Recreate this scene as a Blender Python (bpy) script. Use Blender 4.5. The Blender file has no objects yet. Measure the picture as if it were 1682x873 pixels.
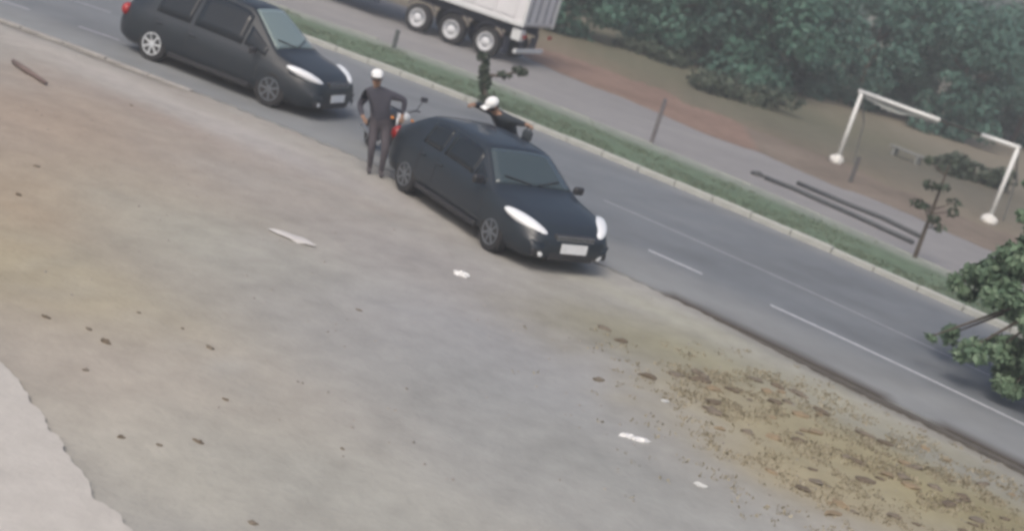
import bpy, bmesh, math, random
import numpy as np
from mathutils import Vector, Matrix, noise
random.seed(7)
R = math.radians
scene = bpy.context.scene
col = scene.collection

# ------------------------------------------------------------------ camera
CAM_H, FPX, ROLL = 5.3, 2150.0, R(17.0)
PITCH = math.atan(600.0 / FPX)
cam_d = bpy.data.cameras.new('camera')
cam = bpy.data.objects.new('camera', cam_d); col.objects.link(cam)
cam_d.sensor_width = 36.0; cam_d.lens = 36.0 * FPX / 1682.0
cam_d.clip_start = 0.1; cam_d.clip_end = 3000
_f = Vector((0, math.cos(PITCH), -math.sin(PITCH)))
_u0 = Vector((0, math.sin(PITCH), math.cos(PITCH))); _r0 = Vector((1, 0, 0))
# true vertical leans clockwise in the frame
_up = _u0 * math.cos(ROLL) - _r0 * math.sin(ROLL)
_rt = _r0 * math.cos(ROLL) + _u0 * math.sin(ROLL)
M = Matrix((( _rt.x, _up.x, -_f.x, 0), (_rt.y, _up.y, -_f.y, 0), (_rt.z, _up.z, -_f.z, CAM_H), (0, 0, 0, 1)))
cam.matrix_world = M
scene.camera = cam
cam_d.dof.use_dof = True
cam_d.dof.focus_distance = 13.5
cam_d.dof.aperture_fstop = .9
scene.cycles.filter_width = 3.0
scene.cycles.volume_bounces = 1

# ------------------------------------------------------------------ light
world = bpy.data.worlds.new("World"); scene.world = world
world.use_nodes = True
nt = world.node_tree
bg = nt.nodes['Background']
sky = nt.nodes.new('ShaderNodeTexSky'); sky.sky_type = 'NISHITA'; sky.sun_disc = False
SUN_EL, SUN_AZ = R(52), R(200)
sky.sun_elevation = SUN_EL; sky.sun_rotation = SUN_AZ
sky.air_density = 1.0; sky.dust_density = 6.0; sky.ozone_density = 1.0
nt.links.new(sky.outputs[0], bg.inputs[0]); bg.inputs[1].default_value = 0.13
sun_d = bpy.data.lights.new('sun', 'SUN'); sun_d.energy = 1.0; sun_d.angle = R(25); sun_d.color = (1, .95, .9)
sun = bpy.data.objects.new('sun', sun_d); col.objects.link(sun)
sdir = Vector((math.sin(SUN_AZ) * math.cos(SUN_EL), math.cos(SUN_AZ) * math.cos(SUN_EL), math.sin(SUN_EL)))
sun.rotation_euler = sdir.to_track_quat('Z', 'Y').to_euler(); sun.location = (0, 0, 60)
scene.view_settings.view_transform = 'Standard'; scene.view_settings.look = 'None'
scene.view_settings.exposure = 0.13; scene.view_settings.gamma = 1.0
HAZE = 0.0022

# ------------------------------------------------------------------ helpers
def G(px, py, z=0.0):
    """ground point (height z) seen at a photo position, used to survey the place"""
    d = _f * FPX + _rt * (px - 841) + _up * (436.5 - py)
    t = (z - CAM_H) / d.z
    return Vector((d.x * t, d.y * t, z))
def lin(c):
    return tuple(((v / 255) / 12.92 if v / 255 <= .04045 else ((v / 255 + .055) / 1.055) ** 2.4) for v in c)
MATS = {}
def mat(name, c=None, rough=.6, metal=0., spec=.5, coat=0., noise_s=0., noise_a=.15, bump=0., bump_s=30., attr=None, trans=0., emit=None):
    if name in MATS: return MATS[name]
    m = bpy.data.materials.new(name); m.use_nodes = True
    n = m.node_tree.nodes; l = m.node_tree.links; b = n['Principled BSDF']
    b.inputs['Base Color'].default_value = (*c, 1); b.inputs['Roughness'].default_value = rough
    b.inputs['Metallic'].default_value = metal; b.inputs['Specular IOR Level'].default_value = spec
    b.inputs['Coat Weight'].default_value = coat; b.inputs['Coat Roughness'].default_value = .08
    if trans: b.inputs['Transmission Weight'].default_value = trans
    src = None
    if attr:
        a = n.new('ShaderNodeAttribute'); a.attribute_name = attr; src = a.outputs['Color']
    if noise_s:
        t = n.new('ShaderNodeTexNoise'); t.inputs['Scale'].default_value = noise_s; t.inputs['Detail'].default_value = 8
        t.inputs['Roughness'].default_value = .65
        tc = n.new('ShaderNodeNewGeometry' if attr else 'ShaderNodeTexCoord')
        l.new(tc.outputs['Position' if attr else 'Object'], t.inputs['Vector'])
        mr = n.new('ShaderNodeMapRange'); mr.inputs[1].default_value = .25; mr.inputs[2].default_value = .75
        mr.inputs[3].default_value = 1 - noise_a; mr.inputs[4].default_value = 1 + noise_a
        l.new(t.outputs['Fac'], mr.inputs[0])
        mx = n.new('ShaderNodeVectorMath'); mx.operation = 'SCALE'
        if src: l.new(src, mx.inputs[0])
        else: mx.inputs[0].default_value = c
        l.new(mr.outputs[0], mx.inputs['Scale']); src = mx.outputs[0]
    if src: l.new(src, b.inputs['Base Color'])
    if bump:
        t = n.new('ShaderNodeTexNoise'); t.inputs['Scale'].default_value = bump_s; t.inputs['Detail'].default_value = 6
        g = n.new('ShaderNodeNewGeometry'); l.new(g.outputs['Position'], t.inputs['Vector'])
        bp = n.new('ShaderNodeBump'); bp.inputs['Strength'].default_value = bump; bp.inputs['Distance'].default_value = .02
        l.new(t.outputs['Fac'], bp.inputs['Height']); l.new(bp.outputs[0], b.inputs['Normal'])
    MATS[name] = m
    return m
def link(o, parent=None, loc=None, rot=None):
    col.objects.link(o)
    if parent: o.parent = parent
    if loc is not None: o.location = loc
    if rot is not None: o.rotation_euler = rot
    return o
def tag(o, label=None, cat=None, group=None, kind=None):
    if label: o['label'] = label
    if cat: o['category'] = cat
    if group: o['group'] = group
    if kind: o['kind'] = kind
    return o
def thing(name, label, cat, loc=(0, 0, 0), rz=0, group=None):
    o = bpy.data.objects.new(name, None); o.empty_display_size = .2
    link(o, None, loc, (0, 0, rz)); return tag(o, label, cat, group)
def mobj(name, bm, m, parent=None, smooth=False, loc=None, rot=None):
    me = bpy.data.meshes.new(name)
    bmesh.ops.recalc_face_normals(bm, faces=bm.faces)
    bm.to_mesh(me); bm.free()
    for x in (m if isinstance(m, (list, tuple)) else [m]): me.materials.append(x)
    if smooth:
        for p in me.polygons: p.use_smooth = True
    return link(bpy.data.objects.new(name, me), parent, loc, rot)
def box(bm, c, s, rot=None, bevel=0.):
    r = bmesh.ops.create_cube(bm, size=1.0)
    vs = r['verts']
    if bevel:
        for v in vs: v.co = Vector((v.co.x * s[0], v.co.y * s[1], v.co.z * s[2]))
        es = list({e for v in vs for e in v.link_edges})
        rb = bmesh.ops.bevel(bm, geom=es, offset=bevel, segments=1, affect='EDGES')
        vs = list({v for f in rb['faces'] for v in f.verts} | {v for v in vs if v.is_valid})
    else:
        for v in vs: v.co = Vector((v.co.x * s[0], v.co.y * s[1], v.co.z * s[2]))
    m = Matrix.Translation(c) @ (rot.to_4x4() if rot is not None else Matrix.Identity(4))
    bmesh.ops.transform(bm, matrix=m, verts=vs)
def tube(bm, pts, rad, n=8, caps=True):
    pts = [Vector(p) for p in pts]
    rads = rad if isinstance(rad, (list, tuple)) else [rad] * len(pts)
    rings = []
    for i, p in enumerate(pts):
        a = pts[max(0, i - 1)]; b = pts[min(len(pts) - 1, i + 1)]
        d = (b - a).normalized()
        ref = Vector((0, 0, 1)) if abs(d.z) < .9 else Vector((1, 0, 0))
        s = d.cross(ref).normalized(); t = d.cross(s)
        rings.append([bm.verts.new(p + (s * math.cos(2 * math.pi * k / n) + t * math.sin(2 * math.pi * k / n)) * rads[i]) for k in range(n)])
    for i in range(len(rings) - 1):
        for k in range(n):
            bm.faces.new((rings[i][k], rings[i][(k + 1) % n], rings[i + 1][(k + 1) % n], rings[i + 1][k]))
    if caps:
        bm.faces.new(rings[0][::-1]); bm.faces.new(rings[-1])
def lathe(bm, prof, axis='y', n=24, c=(0, 0, 0)):
    """prof: list of (radius, offset along axis)"""
    rings = []
    for r, h in prof:
        ring = []
        for k in range(n):
            a = 2 * math.pi * k / n; x = r * math.cos(a); z = r * math.sin(a)
            p = (x, h, z) if axis == 'y' else (x, z, h)
            ring.append(bm.verts.new(Vector(p) + Vector(c)))
        rings.append(ring)
    for i in range(len(rings) - 1):
        for k in range(n):
            bm.faces.new((rings[i][k], rings[i][(k + 1) % n], rings[i + 1][(k + 1) % n], rings[i + 1][k]))
    bm.faces.new(rings[0][::-1]); bm.faces.new(rings[-1])
def blob(bm, c, s, rot=None, sub=2, jag=0., seed=0):
    r = bmesh.ops.create_icosphere(bm, subdivisions=sub, radius=1)
    m = Matrix.Translation(c) @ (rot.to_4x4() if rot is not None else Matrix.Identity(4))
    for v in r['verts']:
        k = 1 + (jag * noise.noise(v.co * 1.7 + Vector((seed, seed * .7, 0))) if jag else 0)
        v.co = m @ Vector((v.co.x * s[0] * k, v.co.y * s[1] * k, v.co.z * s[2] * k))
def bake(o):
    """replace an object's mesh with its evaluated (modified) mesh"""
    dg = bpy.context.evaluated_depsgraph_get()
    me = bpy.data.meshes.new_from_object(o.evaluated_get(dg))
    o.modifiers.clear(); o.data = me
    return o

# ------------------------------------------------------------------ surveyed lines (road is a gentle curve)
LN = {'curb': [(546,81),(620,112),(784,174),(900,220),(1020,270),(1230,356),(1323,400),(1461,457),(1558,503)],
 'mid': [(143,9),(183,19),(992,331),(1250,441),(1400,511),(1558,587)],
 'near': [(9,3),(50,15),(128,43),(181,61),(1065,410),(1165,458),(1265,501),(1445,584),(1623,671)],
 'edge': [(0,27),(119,69),(208,108),(1220,539),(1400,629),(1553,703),(1682,768)],
 'r2n': [(604,64),(763,121),(900,176),(1108,256),(1230,310),(1494,425)]}
FIT = {}
for k, v in LN.items():
    P = np.array([G(*q)[:2] for q in v]); FIT[k] = (np.polyfit(P[:, 0], P[:, 1], 2), P[:, 0].min() - 2, P[:, 0].max() + 2)
def line_y(k, x):
    if k == 'r2f': return line_y('r2n', x) + 11.0
    c, a, b = FIT[k]
    xc = min(max(x, a), b); y = np.polyval(c, xc)
    return float(y + (2 * c[0] * xc + c[1]) * (x - xc))
def sm(a, b, t):
    t = min(1, max(0, (t - a) / (b - a))); return t * t * (3 - 2 * t)

# ------------------------------------------------------------------ ground
def grid_coords(lo, hi, step, far, grow=1.35):
    c = list(np.arange(lo, hi + 1e-6, step)); s = step
    a = c[0]; L_ = []
    while a > -far: s *= grow; a -= s; L_.append(a)
    s = step; b = c[-1]; U = []
    while b < far: s *= grow; b += s; U.append(b)
    return L_[::-1] + c + U
# colour patches of the ground, shade under the far trees painted in: photo position, radii in metres along/across, colour, strength
BASE = (146, 143, 142)
PATCH = [ # px, py, rx, ry, rgb, k
 (60, 330, 2.6, 3.2, (150, 131, 112), .95), (20, 180, 3, 4, (146, 128, 116), .7), (80, 470, 1.5, 1.0, (150, 136, 112), .9),
 (190, 520, 1.8, .9, (152, 141, 120), .8), (150, 640, 1.8, 1.1, (158, 147, 138), .8), (320, 640, 1.7, 1.2, (158, 147, 140), .7),
 (300, 800, 1.4, .9, (162, 156, 148), .7), (350, 400, 2.5, 1.8, (152, 149, 142), .8), (560, 800, 2.2, 1.2, (152, 149, 144), .8),
 (760, 560, 2.2, 2.0, (140, 138, 142), .9), (900, 640, 1.8, 1.6, (138, 137, 140), .8), (700, 430, 3, 1.2, (143, 138, 139), .8),
 (1000, 780, 2.2, 1.3, (140, 140, 141), .8), (1040, 560, 1.5, 1.0, (126, 122, 110), .85), (1180, 600, 1.6, 1.0, (138, 133, 114), .9),
 (1250, 700, 1.2, .9, (146, 136, 116), .95), (1400, 730, 1.6, 1.1, (142, 134, 114), .95), (1330, 800, 1.5, .7, (144, 134, 114), .9),
 (1520, 830, 1.4, .8, (140, 132, 109), .95), (1460, 780, 1.4, .8, (142, 133, 110), .9), (1560, 760, 1.4, .7, (126, 122, 100), .7), (1640, 850, 1.0, .6, (128, 120, 94), .8),
 (1130, 530, 1.8, .35, (152, 149, 140), .9), (1330, 640, 1.8, .4, (148, 144, 132), .9), (1580, 770, 1.8, .4, (132, 130, 126), .9),
 (330, 190, 3.2, .5, (160, 155, 154), .9), (480, 260, 2.5, .5, (158, 152, 153), .8), (120, 100, 3, .5, (158, 151, 149), .8),
 (250, 190, 1.6, .3, (142, 129, 124), .6), (520, 300, 2.0, .3, (148, 139, 136), .6)]
PW = [(G(a, b), rx, ry, np.array(lin(c)), k) for a, b, rx, ry, c, k in PATCH]
FAR = [(1000, 130, 5, 4, (124, 106, 98), .9), (1130, 190, 6, 3.5, (130, 108, 94), .8), (1250, 190, 6, 4, (112, 102, 84), .8), (960, 60, 6, 8, (108, 96, 82), .85),
 (1400, 250, 6, 5, (96, 92, 86), .9), (1100, 105, 8, 5, (92, 94, 78), .9), (1230, 160, 6, 4, (90, 90, 74), .8), (1320, 215, 5, 4, (92, 90, 76), .8), (1560, 300, 5, 4, (94, 90, 82), .9)]  # dark green-brown patches hold the painted shade beneath the trees
FW = [(G(a, b), rx, ry, np.array(lin(c)), k) for a, b, rx, ry, c, k in FAR]
def ground_col(x, y):
    c = np.array(lin(BASE))
    yf = line_y('r2f', x); yc = line_y('curb', x); yr = line_y('r2n', x)
    if y > (yc + yr) * .5 + 4:
        c = np.array(lin((120, 112, 102)))
        L_ = FW
    elif y > yc - 1: return np.array(lin((104, 116, 96))) * (1 + .35 * noise.noise(Vector((x * 1.3, y * 1.3, 0))))
    else: L_ = PW
    ca, sa = .93, -.36     # patches lie along the road
    wob = 1 + .5 * noise.noise(Vector((x * .8, y * .8, 3.3))) + .25 * noise.noise(Vector((x * 2.7, y * 2.7, 1.3)))
    for p, rx, ry, cc, k in L_:
        dx, dy = x - p.x, y - p.y
        a = (dx * ca + dy * sa) / rx; b = (-dx * sa + dy * ca) / ry
        w = k * math.exp(-(a * a + b * b) * .8 * wob)
        c = c * (1 - w) + cc * w
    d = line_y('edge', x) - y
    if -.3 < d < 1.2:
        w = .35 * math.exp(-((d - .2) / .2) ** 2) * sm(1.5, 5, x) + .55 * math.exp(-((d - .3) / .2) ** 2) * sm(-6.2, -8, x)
        c = c * (1 - w) + np.array(lin((82, 76, 70))) * w  # shade of the dip beside the road, painted into the soil colour
    n_ = noise.fractal(Vector((x * .5, y * .5, 0)), 1.0, 2.0, 5)
    t_ = noise.noise(Vector((x * .35, y * .35, 9)))
    g_ = noise.noise(Vector((x * 7, y * 7, 2)))
    for r0 in (9.2, 10.7, 13.4, 14.9):      # faint tyre tracks sweeping across the yard
        q = math.hypot(x - 9.5, (y - 9) * .9) - r0 + .35 * noise.noise(Vector((x * .4, y * .4, r0)))
        if abs(q) < .5 and y < line_y('edge', x): c = c * (1 - .06 * math.exp(-(q / .13) ** 2) * (1 + noise.noise(Vector((x * 3, y * 3, 6)))))
    st = noise.noise(Vector(((x * .93 - y * .36) * .22, (x * .36 + y * .93) * 1.6, 4))) * math.exp(-max(0, d) / 3.5)
    return c * (1 + .065 * n_ + .03 * g_ + .16 * st) * np.array((1.13 + .02 * t_, 1.17, 1.115 - .03 * t_))
def ground_z(x, y):
    ye = line_y('edge', x); yf = line_y('r2f', x)
    z = .03 * noise.fractal(Vector((x * .9, y * .9, 5)), 1.0, 2.0, 4) + .012 * noise.noise(Vector((x * 4, y * 4, 0)))
    if y > ye:
        if y < yf: return -.05
        return z - .02 + sm(0, 6, y - yf) * .12
    d = ye - y
    gut = math.exp(-((d - .05) / .4) ** 2) * sm(2.2, 5.5, x) * .08
    gut += math.exp(-((d - .22) / .16) ** 2) * sm(-6.5, -9, x) * .06
    return z * sm(.0, .8, d) - .012 - gut + .02 * sm(1, 3, d)
xs = grid_coords(-13, 13, .17, 600); ys = grid_coords(8, 29, .17, 600)
ys = [y for y in ys if y > -60]
vv = [(x, y, ground_z(x, y) if abs(x) < 60 and y < 120 else 0) for y in ys for x in xs]
W_ = len(xs)
ff = [(j * W_ + i, j * W_ + i + 1, (j + 1) * W_ + i + 1, (j + 1) * W_ + i) for j in range(len(ys) - 1) for i in range(W_ - 1)]
me = bpy.data.meshes.new('ground'); me.from_pydata(vv, [], ff)
ca_ = me.color_attributes.new('soil', 'FLOAT_COLOR', 'POINT')
buf = []
for x, y, z in vv:
    c = ground_col(x, y) if abs(x) < 60 and y < 120 else np.array(lin((112, 110, 90)))
    buf += [c[0], c[1], c[2], 1]
ca_.data.foreach_set('color', buf)
for p in me.polygons: p.use_smooth = True
me.materials.append(mat('soil', (.3, .3, .3), .95, spec=.2, attr='soil', noise_s=2.6, noise_a=.13, bump=.5, bump_s=14))
ground = link(bpy.data.objects.new('ground', me)); tag(ground, kind='structure')

# ------------------------------------------------------------------ road sheets
def strip_sheet(name, fa, fb, z, m, attrf=None, x0=-70, x1=45, step=.5, ny=10, jag=0.):
    """a sheet between two curves y=fa(x) (near) and y=fb(x) (far)"""
    X = list(np.arange(x0, x1, step)); v = []; f = []; cs = []
    for i, x in enumerate(X):
        a, b = fa(x), fb(x)
        if jag: a += jag * (noise.noise(Vector((x * 1.9, 0, 0))) + .5 * noise.noise(Vector((x * 6, 4, 0))))
        v.append((x, a, z - .1)); cs.append((x, a))
        for j in range(ny + 1):
            y = a + (b - a) * j / ny; v.append((x, y, z)); cs.append((x, y))
    n = ny + 2
    for i in range(len(X) - 1):
        for j in range(n - 1): f.append((i * n + j, (i + 1) * n + j, (i + 1) * n + j + 1, i * n + j + 1))
    me = bpy.data.meshes.new(name); me.from_pydata(v, [], f)
    if attrf:
        at = me.color_attributes.new('soil', 'FLOAT_COLOR', 'POINT'); bf = []
        for x, y in cs: bf += [*attrf(x, y), 1]
        at.data.foreach_set('color', bf)
    me.materials.append(m)
    o = link(bpy.data.objects.new(name, me)); return tag(o, kind='structure')
def road_col(x, y):
    ye = line_y('edge', x); yn = line_y('near', x); yc = line_y('curb', x)
    if y <= ye + .02 and x > 2.5: return np.array(lin((84, 80, 76)))  # edge face coloured dark, its shade painted in
    base = np.array(lin((112, 117, 122))); dust = np.array(lin((133, 136, 137)))
    n1 = noise.noise(Vector((x * .5, y * 1.2, 0)))
    t = sm(yn + .2, ye + .5, y if True else 0) if False else 1 - sm(ye + .9, yn + .5, y)
    t = min(1, max(0, t + .25 * n1))
    if x < -2: t = max(t, .25)
    c = base * (1 - t) + dust * t
    t2 = sm(yc - 1.1, yc - .1, y); c = c * (1 - .5 * t2) + np.array(lin((146, 148, 146))) * .5 * t2
    c = c * (1 - .12 * math.exp(-((y - (yn + .9)) / .25) ** 2) - .1 * math.exp(-((y - (yn + 3.2)) / .4) ** 2))
    pt = noise.noise(Vector((x * .45, y * .9, 31)))
    c = c * (1 - .10 * sm(.18, .3, pt))
    return c * (1 + .14 * noise.noise(Vector((x * .25, y * 1.5, 7))) + .05 * noise.noise(Vector((x * 2.5, y * 2.5, 17))))
m_asph = mat('asphalt', (.2, .2, .2), .85, spec=.3, attr='soil', noise_s=1.6, noise_a=.08, bump=.35, bump_s=45)
strip_sheet('road', lambda x: line_y('edge', x), lambda x: line_y('curb', x) - .02, 0.0, m_asph, road_col, step=.3, ny=22, jag=.07)
strip_sheet('far_road', lambda x: line_y('r2n', x), lambda x: line_y('r2f', x), 0.0, m_asph,
            lambda x, y: np.array(lin((137, 136, 136))) * (1 + .12 * noise.noise(Vector((x * .3, y * .9, 2))) - .12 * sm(4, 11, y - line_y('r2n', x))), step=.5, ny=14)
strip_sheet('gutter_shade', lambda x: line_y('edge', x) - .13 * sm(2.6, 5, x) - .02, lambda x: line_y('edge', x) + .12, -.035,
            mat('painted_shade_soil', lin((86, 83, 78)), .9, noise_s=5, noise_a=.25, bump=.4, bump_s=20), x0=3.0, x1=16, step=.15, ny=2, jag=.035)  # dark strip that paints in the shade along the asphalt's broken edge
# dirt washed over the far carriageway's outer edge
def dirt_edge(x): 
    return line_y('r2f', x) - 1.0 - 2.6 * sm(-3.5, 1, x) + 1.6 * noise.noise(Vector((x * .35, 3, 0)))
o = strip_sheet('verge_dirt', dirt_edge, lambda x: line_y('r2f', x) + 6, 0.012,
            mat('dirt', (.2, .17, .15), .95, spec=.2, attr='soil', noise_s=2.2, noise_a=.2, bump=.5, bump_s=12),
            lambda x, y: (lambda c: c * (1 - .0))(np.array(lin((130, 110, 99))) if x < 6 else np.array(lin((118, 108, 98)))) * (1 + .25 * noise.noise(Vector((x * .5, y * .5, 2)))), x0=-4, x1=40, step=.3, ny=12, jag=.25)
# median
def median_col(x, y):
    a, b = line_y('curb', x), line_y('r2n', x); t = (y - a) / (b - a)
    g = np.array(lin((94, 112, 92))); g2 = np.array(lin((116, 128, 114)))
    w = .5 + .5 * noise.noise(Vector((x * .35, y * 1.3, 0)))
    c = g * (1 - .5 * w) + g2 * .5 * w
    c = c * (1 - sm(.62, .9, t)) + np.array(lin((136, 142, 134))) * sm(.62, .9, t)
    return c
strip_sheet('median', lambda x: line_y('curb', x) + .16, lambda x: line_y('r2n', x) - .1, .10,
            mat('turf', (.1, .14, .08), .95, spec=.1, attr='soil', noise_s=3.0, noise_a=.22, bump=.8, bump_s=18), median_col, step=.35, ny=14)
# kerb stones
m_kerb = mat('kerb_concrete', lin((168, 170, 164)), .85, noise_s=6, noise_a=.18, bump=.3, bump_s=30)
m_kerb2 = mat('kerb_concrete_dirty', lin((150, 148, 144)), .9, noise_s=5, noise_a=.2, bump=.3, bump_s=30)
def kerb(name, key, off, width, z0, h, m, x0, x1, piece=1.0):
    root = bpy.data.objects.new(name, None); link(root); tag(root, kind='structure')
    bm = bmesh.new(); box(bm, (0, 0, h / 2), (piece - .015, width, h), bevel=.018)
    me = None; x = x0; n = 0
    while x < x1:
        y = line_y(key, x) + off; s = (line_y(key, x + .1) - line_y(key, x - .1)) / .2; a = math.atan(s)
        if me is None:
            o = mobj('kerb_stone', bm, m, root); me = o.data
        else:
            o = bpy.data.objects.new('kerb_stone', me); link(o, root); o.scale = (1, random.uniform(.93, 1.03), random.uniform(.86, 1.03))
        o.location = (x, y, z0 + random.uniform(-.006, .006)); o.rotation_euler = (random.uniform(-.02, .02), 0, a + random.uniform(-.008, .008))
        x += piece * math.cos(a); n += 1
    return root
kerb('median_kerb', 'curb', .07, .17, -.03, .17, m_kerb, -16, 14)
kerb('far_kerb', 'r2n', -.05, .13, -.03, .15, mat('kerb_far', lin((146, 150, 142)), .9, noise_s=5, noise_a=.2), -9, 16)
kerb('near_kerb', 'edge', -.08, .15, -.06, .075, m_kerb2, -18, -7.2)
# painted lines, worn
def paint(name, key, x0, x1, w, off=0, wear=.5, c=(184, 187, 192)):
    step = .12; X = list(np.arange(x0, x1, step)); v = []; f = []
    for i, x in enumerate(X):
        y = line_y(key, x) + off; e = .008 * noise.noise(Vector((x * 8, off, 0)))
        v += [(x, y - w / 2 + e, .005), (x, y + w / 2 - e, .005)]
    for i in range(len(X) - 1):
        if noise.noise(Vector((X[i] * 1.3, off * 3 + 5, w))) + .35 * noise.noise(Vector((X[i] * 9, 1, w))) > wear: continue
        f.append((2 * i, 2 * i + 2, 2 * i + 3, 2 * i + 1))
    me = bpy.data.meshes.new(name); me.from_pydata(v, [], f)
    me.materials.append(mat('road_paint_%d' % c[0], lin(c), .8, noise_s=9, noise_a=.22))
    o = link(bpy.data.objects.new(name, me)); return tag(o, kind='structure')
xn = lambda px, py: G(px, py).x
paint('lane_line', 'near', xn(1265, 501), 14, .11, wear=.75)
paint('lane_line', 'near', xn(1065, 410), xn(1165, 458), .11)
paint('lane_line', 'near', xn(128, 43), xn(181, 61) + .3, .10, wear=.7, c=(160, 160, 168))
paint('lane_line', 'near', xn(0, 0) - 1, xn(52, 16), .12, wear=.7, c=(160, 160, 168))
paint('lane_line', 'near', -24, -16, .1, wear=.7, c=(160, 160, 168))
paint('centre_line', 'mid', -40, xn(190, 22), .09, wear=.35, c=(160, 160, 168))
paint('centre_line', 'mid', xn(992, 331), 14, .07, wear=.7, c=(158, 161, 166))

# pale concrete apron in the corner, with a broken edge
edge_px = [(-60, 560), (0, 608), (32, 632), (44, 668), (78, 700), (84, 722), (108, 752), (140, 800), (152, 822), (190, 850), (218, 880), (260, 930)]
bm = bmesh.new()
ep = []
for i in range(len(edge_px) - 1):
    a, b = G(*edge_px[i]), G(*edge_px[i + 1])
    for k in range(6):
        p = a.lerp(b, k / 6); q = .03 * noise.noise(p * 9) + .05 * noise.noise(p * 3); p.x += q; p.y += q; ep.append(p)
ep.append(G(*edge_px[-1]))
c0 = Vector((-9, 6, 0))
top = [bm.verts.new((p.x, p.y, .055)) for p in ep] + [bm.verts.new(Vector((x, y, .055))) for x, y in ((ep[-1].x, 3), (-14, 3), (-14, ep[0].y))]
bot = [bm.verts.new((v.co.x, v.co.y, -.1)) for v in top]
bm.faces.new(top)
for i in range(len(top)):
    bm.faces.new((top[i], top[(i + 1) % len(top)], bot[(i + 1) % len(top)], bot[i]))
o = mobj('concrete_apron', bm, mat('apron_concrete', lin((184, 180, 173)), .85, noise_s=3.5, noise_a=.10, bump=.35, bump_s=18)); tag(o, kind='structure')

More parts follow.
